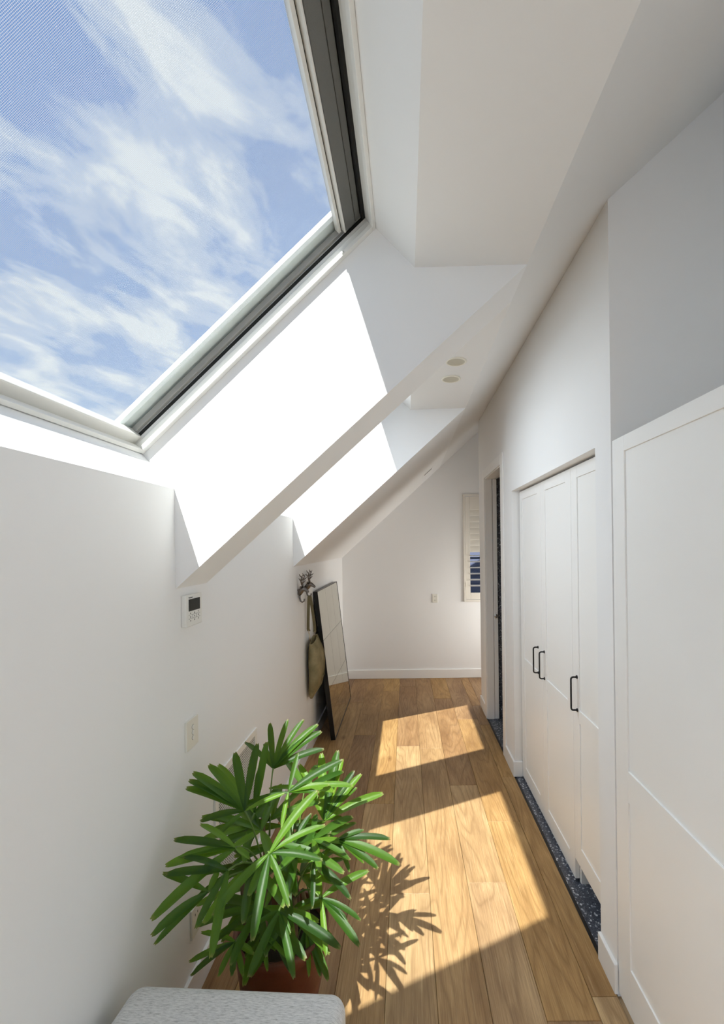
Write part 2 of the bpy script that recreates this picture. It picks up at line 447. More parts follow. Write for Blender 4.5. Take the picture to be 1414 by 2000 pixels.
# ------------------------------------------------------------------ dimensions (metres)
XL, XR = -0.873, 0.825
YB, YF = -2.6, 6.13
ZA = 1.648                                   # where the sloping ceiling meets the low left wall
def S(x): return ZA + 0.9 * (x - XL)
A_ = (XL, ZA); B_ = (XL, 2.026); C_ = (-0.987, 2.157); D_ = (-0.0974, 2.9996); E_ = (0.046, 2.852); F_ = (0.472, S(0.472))
L = math.hypot(D_[0] - C_[0], D_[1] - C_[1])
sv = ((D_[0] - C_[0]) / L, (D_[1] - C_[1]) / L); nv = (-sv[1], sv[0])
REC = [(-1.61, -0.095), (0.17, 1.7034), (1.968, 3.484)]       # the skylight shafts, near and far face (the first, behind the camera, is added to let in light)
def W(s_, n_): return (C_[0] + sv[0] * s_ + nv[0] * n_, C_[1] + sv[1] * s_ + nv[1] * n_)
C2 = W(0.0, 0.13); D2 = W(L, 0.13)
YC = 1.804                                   # end of the right-hand wall, cabinet recess starts
YE = 5.05                                    # far end of the right-hand wall
CL0, CL1, CLH = 1.955, 3.50, 2.215           # closet opening
DO0, DO1, DOH = 3.86, 4.66, 2.49             # bathroom door opening
XO = 2.2

# ------------------------------------------------------------------ shell
m = MB()
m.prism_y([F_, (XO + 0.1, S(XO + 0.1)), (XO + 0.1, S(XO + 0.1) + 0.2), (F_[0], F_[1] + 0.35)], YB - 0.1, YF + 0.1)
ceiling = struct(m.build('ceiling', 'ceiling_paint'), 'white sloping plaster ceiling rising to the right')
for y0, y1 in ((YB - 0.1, REC[0][0]), (REC[0][1], REC[1][0]), (REC[1][1], REC[2][0]), (REC[2][1], YF + 0.1)):
    MB().prism_y([A_, B_, C2, D2, E_, F_], y0, y1).build('ceiling_bulkhead', 'paint', ceiling)
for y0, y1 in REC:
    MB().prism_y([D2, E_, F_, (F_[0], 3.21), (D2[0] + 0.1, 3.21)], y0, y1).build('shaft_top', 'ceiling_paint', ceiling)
    MB().prism_y([B_, C2, (C2[0] - 0.05, C2[1]), (C2[0] - 0.05, B_[1])], y0, y1).build('shaft_sill', 'paint', ceiling)

pl = [(YB, -0.3), (YB, ZA)]
for y0, y1 in REC: pl += [(y0, ZA), (y0, B_[1]), (y1, B_[1]), (y1, ZA)]
pl += [(YF, ZA), (YF, -0.3)]
struct(MB().prism_x(pl, XL - 0.1, XL).build('wall_left', 'paint'), 'low white plaster wall under the skylights')

WX0, WX1, WZ0, WZ1 = 0.80, 1.46, 1.055, 2.465  # shutter window opening in the far wall
m = MB()
y0, y1 = YF, YF + 0.12
m.prism_y([(XL - 0.1, -0.3), (WX0, -0.3), (WX0, S(WX0)), (XL - 0.1, S(XL - 0.1))], y0, y1)
m.prism_y([(WX1, -0.3), (XO, -0.3), (XO, S(XO)), (WX1, S(WX1))], y0, y1)
m.prism_y([(WX0, -0.3), (WX1, -0.3), (WX1, WZ0), (WX0, WZ0)], y0, y1)
m.prism_y([(WX0, WZ1), (WX1, WZ1), (WX1, S(WX1)), (WX0, S(WX0))], y0, y1)
struct(m.build('wall_far', 'paint'), 'white plaster end wall with sloping top and shutter window')

XI = 0.945
m = MB()
def wr(y0, y1, z0, x0=XR, x1=XI):
    m.prism_y([(x0, z0), (x1, z0), (x1, S(x1)), (x0, S(x0))], y0, y1)
wr(YC, CL0, -0.3, XR, 1.5)
wr(CL0, CL1, CLH); wr(CL1, DO0, -0.3); wr(DO0, DO1, DOH)
wr(DO1, YE, -0.3, XR, 0.894); wr(YE - 0.04, YE, -0.3, 0.894, 0.942)
wr(DO1, YE - 0.04, 2.6, 0.894, 0.942)
struct(m.build('wall_right', 'paint'), 'tall white plaster wall with closet and bathroom openings')

# enclosing walls of the closet, bathroom and alcove behind the right-hand wall
m = MB()
m.box(1.45, 1.55, YB, YC, -0.3, S(1.5)); m.box(1.5, 1.55, YC, CL1 + 0.06, -0.3, 2.4)
m.box(XI, 1.5, CL1, CL1 + 0.06, -0.3, 2.4); m.box(XI, 1.5, CL0, CL1 + 0.06, 2.36, 2.4)
m.box(XI, XO, CL1 + 0.06, CL1 + 0.12, -0.3, 2.8); m.box(XO, XO + 0.1, CL1 + 0.06, 5.18, -0.3, S(XO)); m.box(XO, XO + 0.1, 6.02, YF + 0.1, -0.3, S(XO)); m.box(XO, XO + 0.1, 5.18, 6.02, -0.3, 0.5); m.box(XO, XO + 0.1, 5.18, 6.02, 1.74, S(XO))
m.box(XI, XO, CL1 + 0.06, 4.7, 2.7, 2.8)
struct(m.build('wall_inner', 'paint'), 'white inner walls behind the closet and bathroom')
m = MB(); m.prism_y([(0.942, -0.02), (XO, -0.02), (XO, 2.7), (0.942, 2.7)], 4.668, 4.75)
wt = struct(m.build('wall_bathroom', 'terrazzo'), 'dark speckled terrazzo bathroom wall')
m = MB(); m.prism_y([(0.942, -0.3), (XO, -0.3), (XO, S(XO)), (0.942, S(0.942))], 4.751, YE)
struct(m.build('wall_alcove', 'paint'), 'white wall behind the bathroom')

# back wall behind the camera, opened for the added fill window
m = MB()
m.box(XL - 0.1, -0.7, YB - 0.12, YB, -0.3, S(-0.7)); m.box(1.2, 1.55, YB - 0.12, YB, -0.3, S(1.5))
m.box(-0.7, 1.2, YB - 0.12, YB, -0.3, 0.25)
m.prism_y([(-0.7, 2.35), (1.2, 2.35), (1.2, S(1.2)), (-0.7, S(-0.7) if S(-0.7) > 2.35 else 2.36)], YB - 0.12, YB)
struct(m.build('wall_back', 'paint'), 'white wall with a tall window behind the viewpoint')

# ------------------------------------------------------------------ floor
floor = struct(MB().box(XL, XR + 0.02, YB, YF, -0.06, -0.0145).box(XR + 0.02, XO, YE, YF, -0.06, -0.0145).build('floor', 'sub'), 'warm brown wide oak plank floor')
cols = [-0.873, -0.72, -0.515, -0.31, -0.105, 0.10, 0.305, 0.51, 0.715]
joints = {0: [-1.2, 0.9, 2.9, 4.7], 1: [-0.3, 1.6, 3.55, 5.2], 2: [-1.4, 0.5, 2.7, 4.3], 3: [-0.6, 1.2, 3.15, 5.6],
          4: [-1.5, 0.6, 2.33, 4.05, 5.75], 5: [-0.4, 1.45, 4.0], 6: [-1.1, 0.8, 2.40, 3.38, 5.3], 7: [-0.2, 1.7, 2.93, 4.66]}
def plank(x0, x1, y0, y1):
    g = 0.0007
    m = MB().box(x0 + g, x1 - g, y0 + g, y1 - g, -0.014, 0.0)
    m.build('plank', 'oak', floor, bevel=0.0016, seg=1, origin=((x0 + x1) / 2, (y0 + y1) / 2, 0))
for i in range(8):
    ys = [YB] + joints[i] + [YF]
    for a, b in zip(ys[:-1], ys[1:]): plank(cols[i], cols[i + 1], a, b)
ed = 0.818
for a, b in ((YB, -0.7), (-0.7, 0.4), (0.4, 1.79), (1.79, 3.49), (3.49, 4.5), (4.5, YE), (YE, YF)): plank(0.715, ed, a, b)
# the plank column between 0.51 and 0.715 keeps its own joint
x = ed
while x < XO - 0.02:
    x1 = min(x + 0.205, XO); plank(x, x1, YE, YF); x = x1
tz = struct(MB().box(ed + 0.016, 1.5, CL0, CL1, -0.05, -0.004).build('floor', 'terrazzo'), 'dark blue-grey speckled terrazzo floor inside the closet')
tb = struct(MB().box(ed + 0.016, XO, CL1 + 0.12, 4.667, -0.05, -0.004).build('floor', 'terrazzo'), 'dark speckled terrazzo bathroom floor')
struct(MB().box(ed, ed + 0.016, CL0, CL1, -0.05, -0.001).build('trim_1', 'black_metal'), 'thin black edging between planks and closet terrazzo')
struct(MB().box(ed, ed + 0.016, DO0, DO1, -0.05, -0.001).build('trim_2', 'black_metal'), 'thin black edging at the bathroom threshold')

# ------------------------------------------------------------------ baseboards
BH, BT = 0.118, 0.015
struct(MB().box(XL, XL + BT, YB, YF - BT, 0, BH).build('baseboard_left', 'trim', bevel=0.003), 'white baseboard along the low left wall')
struct(MB().box(XL, XO, YF - BT, YF, 0, BH).build('baseboard_far', 'trim', bevel=0.003), 'white baseboard along the far wall')
m = MB().box(XR - BT, XR, CL1, 3.77, 0, BH).box(XR - BT, XR + 0.058, CL1 - BT, CL1, 0, BH)
m.box(XR - BT, XR, 4.75, YE, 0, BH)
struct(m.build('baseboard_right', 'trim', bevel=0.003), 'white baseboard between closet and bathroom door')
struct(MB().box(XR - BT, XR, YC - 0.008, CL0, 0, BH).build('baseboard_nib', 'trim', bevel=0.003), 'white baseboard on the short wall nib')

# ------------------------------------------------------------------ skylights
def skylight(idx, y0, y1, label):
    root = struct(empty('window_%d' % idx, (C_[0], (y0 + y1) / 2, C_[1])), label)
    def bar(name, mat, s0, s1, n0, n1, ya, yb, bev=0.0015, parent=None):
        pts = []
        for n_ in (n0, n1):
            for (s_, y_) in ((s0, ya), (s1, ya), (s1, yb), (s0, yb)):
                x, z = W(s_, n_); pts.append((x, y_, z))
        return MB().hexa(pts).build(name, mat, parent or root, bevel=bev)
    # white inner lining of the frame, two steps
    for nm, n0, n1, t in (('frame_lining', 0.002, 0.018, 0.016), ('frame_step', 0.018, 0.040, 0.009), ('frame_bead', 0.040, 0.056, 0.004)):
        bar(nm, 'frame_white', t, L - t, n0, n1, y1 - t * 1.5, y1); bar(nm, 'frame_white', t, L - t, n0, n1, y0, y0 + t)
        bar(nm, 'frame_cream', 0.0, t, n0, n1, y0, y1); bar(nm, 'frame_white', L - t, L, n0, n1, y0, y1)
    # dark gasket
    for a, b, c, d in ((0, L, y1 - 0.003, y1), (0, L, y0, y0 + 0.003), (L - 0.014, L, y0, y1)):
        bar('gasket', 'gasket', a, b, 0.056, 0.070, c, d, 0)
    # cream bottom rail of the sash
    br = bar('sash_rail', 'frame_cream', 0.0, 0.042, 0.050, 0.094, y0, y1, 0.003)
    bar('latch_mark', 'gasket', 0.041, 0.0425, 0.066, 0.068, (y0 + y1) / 2 + 0.06, (y0 + y1) / 2 + 0.10, 0)
    # side rails of the sash
    bar('sash_rail', 'sash_grey', 0.042, L - 0.10, 0.074, 0.094, y1 - 0.018, y1, 0.002)
    bar('sash_rail', 'sash_grey', 0.042, L - 0.10, 0.070, 0.094, y0, y0 + 0.016, 0.002)
    # blind headbox at the top
    hb = bar('blind_headbox', 'blind_grey', L - 0.096, L - 0.048, 0.060, 0.094, y0 + 0.004, y1 - 0.020, 0.003)
    bar('blind_fascia', 'blind_grey', L - 0.043, L - 0.019, 0.066, 0.094, y0, y1 - 0.012, 0.002)
    bar('blind_bar', 'frame_cream', L - 0.104, L - 0.0985, 0.058, 0.080, y0 + 0.004, y1 - 0.020, 0.001)
    bar('sash_rail', 'frame_cream', L - 0.122, L - 0.110, 0.072, 0.094, y0 + 0.004, y1 - 0.020, 0.001)
    bar('gasket', 'gasket', L - 0.121, L, 0.086, 0.0945, y0, y1, 0)
    # glass and insect screen
    def sheet(name, mat, n_, s0, s1, ya, yb, th):
        m = MB(); uv = []
        for nn in (n_, n_ + th):
            for (s_, y_) in ((s0, ya), (s1, ya), (s1, yb), (s0, yb)):
                x, z = W(s_, nn); m.v.append((x, y_, z)); uv.append((s_, y_))
        m.uv = uv
        m.f = [(0, 3, 2, 1), (4, 5, 6, 7), (0, 1, 5, 4), (1, 2, 6, 5), (2, 3, 7, 6), (3, 0, 4, 7)] if th else [(0, 1, 2, 3)]
        if not th: m.v = m.v[:4]; m.uv = uv[:4]
        return m.build(name, mat, root)
    sheet('insect_screen', 'insect_screen', 0.088, 0.03, L - 0.1, y0 + 0.008, y1 - 0.076, 0)
    sheet('glass_pane', 'glass', 0.096, -0.0, L, y0, y1, 0.006)
    # outer kerb
    bar('outer_kerb', 'door_white', 0.0, L, 0.103, 0.120, y1 - 0.076, y1 + 0.05)
    bar('outer_kerb', 'frame_white', 0.0, L, 0.103, 0.125, y0 - 0.05, y0 + 0.006)
    bar('outer_kerb', 'frame_white', -0.06, 0.012, 0.103, 0.125, y0 - 0.05, y1 + 0.05)
    bar('outer_kerb', 'frame_white', L - 0.02, L + 0.06, 0.103, 0.125, y0 - 0.05, y1 + 0.05)
    return root, bar
sk, bar = skylight(1, *REC[1], 'large roof skylight with grey blind headbox and blue sky beyond')
x, z = W(L - 0.16, 0.012)
MB().tube([(x, REC[1][1] - 0.024, z), (x, REC[1][1] - 0.034, z - 0.012)], [0.0045, 0.0035], 10).build('cord_peg', 'plastic', sk, smooth=True)
skylight(2, *REC[2], 'second roof skylight hidden above its shaft beyond the beam')
skylight(6, *REC[0], 'roof skylight overhead behind the viewpoint')  # added skylight, out of view, brightens the near right cabinet

# unseen window added behind the camera to hold a fill lamp
wb = struct(empty('window_3', (0.25, YB - 0.06, 0.25)), 'tall window behind the viewpoint')
MB().box(-0.7, -0.65, YB - 0.1, YB - 0.02, 0.25, 2.35).build('jamb', 'trim', wb); MB().box(1.15, 1.2, YB - 0.1, YB - 0.02, 0.25, 2.35).build('jamb', 'trim', wb)
MB().box(0.23, 0.27, YB - 0.1, YB - 0.02, 0.25, 2.35).build('mullion', 'trim', wb)

wa = struct(empty('window_5', (XO, 5.6, 0.5)), 'side window of the alcove round the corner')  # added window, out of view, brightens the far wall
MB().box(XO + 0.05, XO + 0.056, 5.18, 6.02, 0.5, 1.74).build('glass_pane', 'glass', wa)
for a, b, c, d in ((5.18, 5.22, 0.5, 1.74), (5.98, 6.02, 0.5, 1.74), (5.22, 5.98, 0.5, 0.54), (5.22, 5.98, 1.70, 1.74)):
    MB().box(XO + 0.03, XO + 0.08, a, b, c, d).build('frame', 'trim', wa)
# ------------------------------------------------------------------ shutter window in the far wall
wf = struct(empty('window_4', (1.13, YF, 1.04)), 'small window behind the louvred shutter')
MB().box(WX0, WX1, YF + 0.095, YF + 0.10, WZ0, WZ1).build('glass_pane', 'glass', wf)
sh = tag(empty('plantation_shutter', (1.13, YF - 0.02, 1.03)), 'cream louvred shutter with upper louvres shut and lower ones open on far wall', 'shutter')
fy0, fy1 = YF - 0.022, YF - 0.0005
for a, b, c, d in ((0.778, 0.806, 1.03, 2.49), (1.454, 1.482, 1.03, 2.49)):
    MB().box(a, b, fy0, YF + 0.05, c, d).build('frame_side', 'cream', sh, bevel=0.003) if False else MB().box(a, b, fy0, fy1, c, d).build('frame_side', 'cream', sh, bevel=0.003)
MB().box(0.806, 1.454, fy0, fy1, 2.462, 2.49).build('frame_head', 'cream', sh, bevel=0.003)
MB().box(0.806, 1.454, fy0, fy1, 1.03, 1.058).build('frame_foot', 'cream', sh, bevel=0.003)
py0, py1 = YF - 0.012, YF + 0.018
MB().box(0.8085, 0.868, py0, py1, 1.061, 2.459).build('stile', 'cream', sh, bevel=0.003)
MB().box(1.392, 1.4515, py0, py1, 1.061, 2.459).build('stile', 'cream', sh, bevel=0.003)
MB().box(0.869, 1.391, py0, py1, 2.275, 2.459).build('rail', 'cream', sh, bevel=0.003)
MB().box(0.869, 1.391, py0, py1, 1.061, 1.150).build('rail', 'cream', sh, bevel=0.003)
for zz in (1.26, 1.70, 2.30):
    MB().box(0.8055, 0.8085, fy0 - 0.004, py0, zz - 0.035, zz + 0.035).build('hinge', 'cream', sh, bevel=0.001)
def louvre(zc, tilt):
    n = 12; pts = []
    for xx in (0.870, 1.390):
        ring = []
        for k in range(n):
            a = 2 * math.pi * k / n
            dy = 0.0445 * math.cos(a); dz = 0.0058 * math.sin(a)
            ring.append((xx, YF + 0.003 + dy * math.cos(tilt) - dz * math.sin(tilt), zc + dy * math.sin(tilt) + dz * math.cos(tilt)))
        pts.append(ring)
    MB().rings(pts).build('louvre', 'cream', sh, smooth=False)
for k in range(7): louvre(2.235 - 0.0815 * k, R(82))
for k in range(6): louvre(1.655 - 0.0815 * k, R(8))
ho = tag(empty('neighbour_wall', (1.5, 7.4, -2.0)), 'dark slate blue weatherboard wall seen between the open shutter louvres', 'wall')
MB().box(-0.5, 4.5, 7.45, 7.6, -2.0, 1.75).build('backing', 'navy', ho)
for k in range(11):
    z0 = 0.15 + k * 0.145
    MB().hexa([(-0.5, 7.41, z0), (4.5, 7.41, z0), (4.5, 7.45, z0), (-0.5, 7.45, z0), (-0.5, 7.44, z0 + 0.145), (4.5, 7.44, z0 + 0.145), (4.5, 7.45, z0 + 0.145), (-0.5, 7.45, z0 + 0.145)]).build('weatherboard', 'navy', ho)

# ------------------------------------------------------------------ bathroom door
d1 = struct(empty('door_1', (XR, (DO0 + DO1) / 2, 0)), 'white framed bathroom doorway with a sliding door')
AT = 0.014
MB().box(XR - AT, XR, DO1 - 0.004, DO1 + 0.09, 0, DOH + 0.085).build('architrave', 'trim', d1, bevel=0.003)
MB().box(XR - AT, XR, DO0 - 0.09, DO0 + 0.004, 0, DOH + 0.085).build('architrave', 'trim', d1, bevel=0.003)
MB().box(XR - AT, XR, DO0 + 0.0045, DO1 - 0.0045, DOH - 0.004, DOH + 0.085).build('architrave', 'trim', d1, bevel=0.003)
MB().box(XR, 0.892, DO1 - 0.012, DO1, 0, DOH).build('jamb', 'trim', d1); MB().box(XR, XI, DO0, DO0 + 0.012, 0, DOH).build('jamb', 'trim', d1)
MB().box(XR, XI, DO0 + 0.012, DO1 - 0.012, DOH - 0.012, DOH).build('head_jamb', 'trim', d1)
ds = MB().box(0.898, 0.938, DO1 - 0.022, YE - 0.06, 0.008, DOH - 0.016).build('sliding_door', 'door_white', d1, bevel=0.002)
m = MB().tube([(0.917, DO1 - 0.022, 1.066), (0.917, DO1 - 0.030, 1.066)], 0.021, 20).tube([(0.917, DO1 - 0.030, 1.066), (0.917, DO1 - 0.034, 1.066)], [0.019, 0.012], 20)
m.build('edge_pull', 'steel', ds, smooth=False)['label'] = 'round steel edge pull'

# ------------------------------------------------------------------ closet doors
XD = 0.882
def closet_door(y0, y1, zb, zt, label, hy, hside):
    root = tag(empty('closet_door', (XD + 0.012, (y0 + y1) / 2, 0 if zb < .05 else zb)), label, 'door', 'closet doors along the right wall')
    g = 0.0015
    y0 += g; y1 -= g
    st = 0.082
    xf, xb, xp = XD, XD + 0.024, XD + 0.0055
    rails = [(zb, zb + 0.10), (0.872, 0.938), (zt - 0.062, zt)]
    MB().box(xf, xb, y0, y0 + st, zb, zt).build('stile', 'door_white', root, bevel=0.001, seg=1)
    MB().box(xf, xb, y1 - st, y1, zb, zt).build('stile', 'door_white', root, bevel=0.001, seg=1)
    for a, b in rails:
        MB().box(xf, xb, y0 + st, y1 - st, a, b).build('rail', 'door_white', root, bevel=0.001, seg=1)
    for (a, b) in ((rails[0][1], rails[1][0]), (rails[1][1], rails[2][0])):
        MB().box(xp, xb, y0 + st, y1 - st, a, b).build('panel', 'door_white', root)
    # bow handle
    zt_, zb_ = 1.106, 0.934; xo = xf - 0.033; r = 0.012
    path = [(xf - 0.001, hy, zt_)]
    for k in range(5):
        a = math.pi / 2 * k / 4
        path.append((xo + r - r * math.sin(a), hy, zt_ - r + r * math.cos(a)))
    for k in range(5):
        a = math.pi / 2 * k / 4
        path.append((xo + r - r * math.cos(a), hy, zb_ + r - r * math.sin(a)))
    path.append((xf - 0.001, hy, zb_))
    h = MB().tube(path, 0.0048, 10).build('handle', 'black_metal', root, smooth=True)
    for zz in (zt_, zb_):
        MB().tube([(xf, hy, zz), (xf - 0.005, hy, zz)], [0.0095, 0.0085], 14).build('rosette', 'black_metal', h)
closet_door(2.945, 3.485, 0.012, CLH - 0.012, 'white shaker closet door farthest along, beside the wall pier', 3.035, 1)
closet_door(2.405, 2.945, 0.012, CLH - 0.012, 'white shaker closet door in the middle of the closet opening', 2.90, -1)
closet_door(1.962, 2.405, 0.125, CLH - 0.012, 'white shaker closet door raised clear of the terrazzo, nearest the nib', 2.345, 1)
tag(MB().box(XD + 0.0245, 1.49, 2.385, 2.405, -0.004, 2.2).build('closet_partition', 'door_white', bevel=0.001), 'pale grey upright partition panel seen under the raised closet door', 'panel')

# ------------------------------------------------------------------ tall cabinet at the near right
cb = tag(empty('tall_cabinet', (1.1, 0.9, 0)), 'tall white shaker cabinet in the near right foreground', 'cabinet')
XCf = XR + 0.001
MB().box(XCf + 0.026, 1.44, -0.1, YC - 0.006, 0.0, 2.205).build('body', 'door_white', cb)
def cab_door(y0, y1):
    st = 0.096; xf, xb, xp = XCf, XCf + 0.0255, XCf + 0.006
    zb, zt = 0.012, 2.207
    dr = MB().box(xp, xb, y0 + 0.01, y1 - 0.01, zb + 0.01, zt - 0.01).build('door', 'door_white', cb)
    MB().box(xf, xb, y0, y0 + st, zb, zt).build('stile', 'door_white', dr, bevel=0.001, seg=1)
    MB().box(xf, xb, y1 - st, y1, zb, zt).build('stile', 'door_white', dr, bevel=0.001, seg=1)
    for a, b in ((zb, 0.188), (0.82, 0.938), (2.148, zt)):
        MB().box(xf, xb, y0 + st, y1 - st, a, b).build('rail', 'door_white', dr, bevel=0.001, seg=1)
cab_door(0.902, YC - 0.008); cab_door(-0.1, 0.898)

# ------------------------------------------------------------------ left wall fittings
# climate control panel
tx = XL + 0.02
th = tag(empty('thermostat', (XL, 1.81, 1.49)), 'white wall controller with dark display below the sloping beam', 'thermostat')
MB().box(XL, tx, 1.742, 1.878, 1.492, 1.616).build('case', 'plastic', th, bevel=0.004, seg=3)
MB().box(tx - 0.001, tx + 0.0012, 1.7625, 1.857, 1.553, 1.600).build('display', 'lcd', th)
for zz in (1.547, 1.5315, 1.516):
    pass
for zz in (1.538, 1.523):
    MB().box(tx - 0.0005, tx + 0.0006, 1.762, 1.858, zz - 0.0005, zz + 0.0005).build('button_line', 'ink_grey', th)
for yy in (1.794, 1.826):
    MB().box(tx - 0.0005, tx + 0.0006, yy - 0.0005, yy + 0.0005, 1.523, 1.538).build('button_line', 'ink_grey', th)
def tri(yc, zc, r, ang, mat='ink'):
    pts = [(yc + r * math.cos(ang + k * 2.0944), zc + r * math.sin(ang + k * 2.0944)) for k in range(3)]
    MB().prism_x(pts, tx - 0.0005, tx + 0.0007).build('button_arrow', mat, th)
tri(1.810, 1.5435, 0.0042, math.pi / 2); tri(1.810, 1.516, 0.0042, -math.pi / 2); tri(1.7765, 1.530, 0.0042, math.pi); tri(1.8435, 1.531, 0.0042, 0)
for yy, zz in ((1.7765, 1.5445), (1.8435, 1.5445), (1.7765, 1.515), (1.8435, 1.516), (1.810, 1.530)):
    m = MB()
    m.tube([(tx - 0.0005, yy, zz), (tx + 0.0006, yy, zz)], 0.0028, 10).build('button_mark', 'ink_grey', th)
cu = bpy.data.curves.new('maker_name', 'FONT'); cu.body = 'Panasonic'; cu.size = 0.0082; cu.extrude = 0.0003
tob = bpy.data.objects.new('maker_name_curve', cu); COL.objects.link(tob)
bpy.context.view_layer.update()
tme = bpy.data.meshes.new_from_object(tob.evaluated_get(bpy.context.evaluated_depsgraph_get()))
bpy.data.objects.remove(tob, do_unlink=True); bpy.data.curves.remove(cu)
tme.materials.clear(); tme.materials.append(M['ink'])
tn = bpy.data.objects.new('maker_name', tme); COL.objects.link(tn); tn.parent = th
tn.location = Vector((tx + 0.0004, 1.7625, 1.604)) - Vector(WLOC['thermostat']); tn.rotation_euler = (R(90), 0, R(90))
tn['label'] = 'small dark maker name lettering'

# light switch
sw = tag(empty('light_switch', (XL, 1.81, 1.0)), 'white wall plate with three round switch buttons above the grille', 'switch')
MB().box(XL, XL + 0.009, 1.757, 1.855, 1.003, 1.119).build('plate', 'plastic_cream', sw, bevel=0.002)
for k in range(3):
    zc = 1.085 - k * 0.0215
    MB().tube([(XL + 0.0088, 1.808, zc), (XL + 0.0094, 1.808, zc)], 0.0098, 20).build('button_rim', 'ink_grey', sw)
    MB().tube([(XL + 0.0088, 1.808, zc), (XL + 0.0112, 1.808, zc)], [0.0088, 0.0082], 20).build('button', 'plastic', sw)

def outlet(loc, facing, label):
    rt = tag(empty('power_outlet', loc), label, 'outlet', 'wall power outlets')
    x, y, z = loc
    def bx(u0, u1, w0, w1, t0, t1, nm, mt, bev=0.0):
        if facing == 'x': mm = MB().box(x + t0, x + t1, y + u0, y + u1, z + w0, z + w1)
        else: mm = MB().box(x + u0, x + u1, y - t1, y - t0, z + w0, z + w1)
        return mm.build(nm, mt, rt, bevel=bev)
    bx(-0.037, 0.037, 0, 0.116, 0, 0.008, 'plate', 'plastic_cream', 0.002)
    for zz in (0.03, 0.078):
        for u in (-0.01, 0.01):
            bx(u - 0.0018, u + 0.0018, zz, zz + 0.009, 0.0078, 0.0086, 'slot', 'ink')
    for zz in (0.016, 0.094):
        bx(-0.006, 0.006, zz, zz + 0.007, 0.0078, 0.0098, 'rocker', 'plastic')
outlet((XL, 1.82, 0.245), 'x', 'cream power outlet low on the left wall, half hidden by palm leaves')
outlet((0.385, YF, 1.022), 'y', 'cream power outlet on the far wall left of the shutter')

# return air grille
gr = tag(empty('return_air_grille', (XL, 2.3, 0.14)), 'white framed return air grille with fine dark mesh behind the palm', 'grille')
gy0, gy1, gz0, gz1 = 2.01, 2.575, 0.14, 0.775
fw = 0.036
for a, b, c, d, nm in ((gy0, gy1, gz1 - fw, gz1, 'frame_top'), (gy0, gy1, gz0, gz0 + fw, 'frame_bottom'), (gy0, gy0 + fw, gz0 + fw, gz1 - fw, 'frame_side'), (gy1 - fw, gy1, gz0 + fw, gz1 - fw, 'frame_side')):
    MB().box(XL, XL + 0.009, a, b, c, d).build(nm, 'plastic', gr, bevel=0.002)
MB().box(XL, XL + 0.001, gy0 + fw, gy1 - fw, gz0 + fw, gz1 - fw).build('backing', 'dark_void', gr)
m = MB()
ny = 40; nz = 42
for k in range(1, nz):
    zc = gz0 + fw + (gz1 - gz0 - 2 * fw) * k / nz
    m.box(XL + 0.002, XL + 0.004, gy0 + fw, gy1 - fw, zc - 0.0021, zc + 0.0021)
for k in range(1, ny):
    yc = gy0 + fw + (gy1 - gy0 - 2 * fw) * k / ny
    m.box(XL + 0.002, XL + 0.0035, yc - 0.0011, yc + 0.0011, gz0 + fw, gz1 - fw)
co = m.build('mesh_core', 'plastic', gr); co['kind'] = 'stuff'

# ------------------------------------------------------------------ ceiling fittings
def downlight(x, y, label):
    z = E_[1] + (F_[1] - E_[1]) * (x - E_[0]) / (F_[0] - E_[0])
    rt = tag(empty('downlight', (x, y, z)), label, 'downlight', 'recessed downlights in the second skylight shaft')
    MB().lathe([(0.060, 0.0), (0.061, -0.003), (0.058, -0.006), (0.050, -0.006), (0.049, 0.0)], (x, y, z), 32, False).build('trim_ring', 'downlight', rt, smooth=True)
    MB().lathe([(0.0495, -0.0035), (0.046, -0.002), (0.036, 0.0), (0.020, 0.0015), (0.001, 0.002)], (x, y, z - 0.0022), 32, False)  .build('diffuser', 'downlight_lens', rt, smooth=True)
downlight(0.301, 2.588, 'round cream downlight nearer the camera, higher of the pair by the beam')
downlight(0.299, 2.857, 'round cream downlight farther from the camera, lower of the pair by the beam')
# small slot vent on the slope
sl = tag(empty('slot_vent', (0.27, 5.36, S(0.27))), 'small white slot vent high on the sloping ceiling near the far wall', 'vent')
ux, uz = 1 / math.hypot(1, .9), .9 / math.hypot(1, .9); wx, wz = uz, -ux
def slope_box(nm, mat, a0, a1, y0, y1, t0, t1):
    pts = []
    for t in (t0, t1):
        for a, y in ((a0, y0), (a1, y0), (a1, y1), (a0, y1)):
            pts.append((0.27 + ux * a + wx * t, y, S(0.27) + uz * a + wz * t))
    MB().hexa(pts).build(nm, mat, sl, bevel=0.0008, seg=1)
slope_box('plate', 'paint', -0.085, 0.085, 5.30, 5.42, 0.0005, 0.002)
for yy in (5.33, 5.375): slope_box('slot', 'sash_grey', -0.06, 0.06, yy, yy + 0.012, 0.0018, 0.0045)

# ------------------------------------------------------------------ leaning mirror
mi = tag(empty('leaning_mirror', (-0.70, 4.78, 0)), 'large nine-paned mirror in a thin black frame leaning on the left wall', 'mirror')
my0, my1 = 4.187, 5.37
bx_, tx_ = -0.678, -0.829; mh = 1.383
ln = math.hypot(tx_ - bx_, mh); au = ((tx_ - bx_) / ln, mh / ln); an = (au[1], -au[0])      # up the face, out of the face (+x)
def mbar(nm, mat, a0, a1, y0, y1, t0, t1, bev=0.001, par=None):
    pts = []
    for t in (t0, t1):
        for a, y in ((a0, y0), (a1, y0), (a1, y1), (a0, y1)):
            pts.append((bx_ + au[0] * a + an[0] * t, y, 0.004 + au[1] * a + an[1] * t))
    return MB().hexa(pts).build(nm, mat, par or mi, bevel=bev, seg=1)
fwm = 0.007
mbar('frame_side', 'black_frame', 0, ln, my0, my0 + fwm, -0.042, 0.0); mbar('frame_side', 'black_frame', 0, ln, my1 - fwm, my1, -0.042, 0.0)
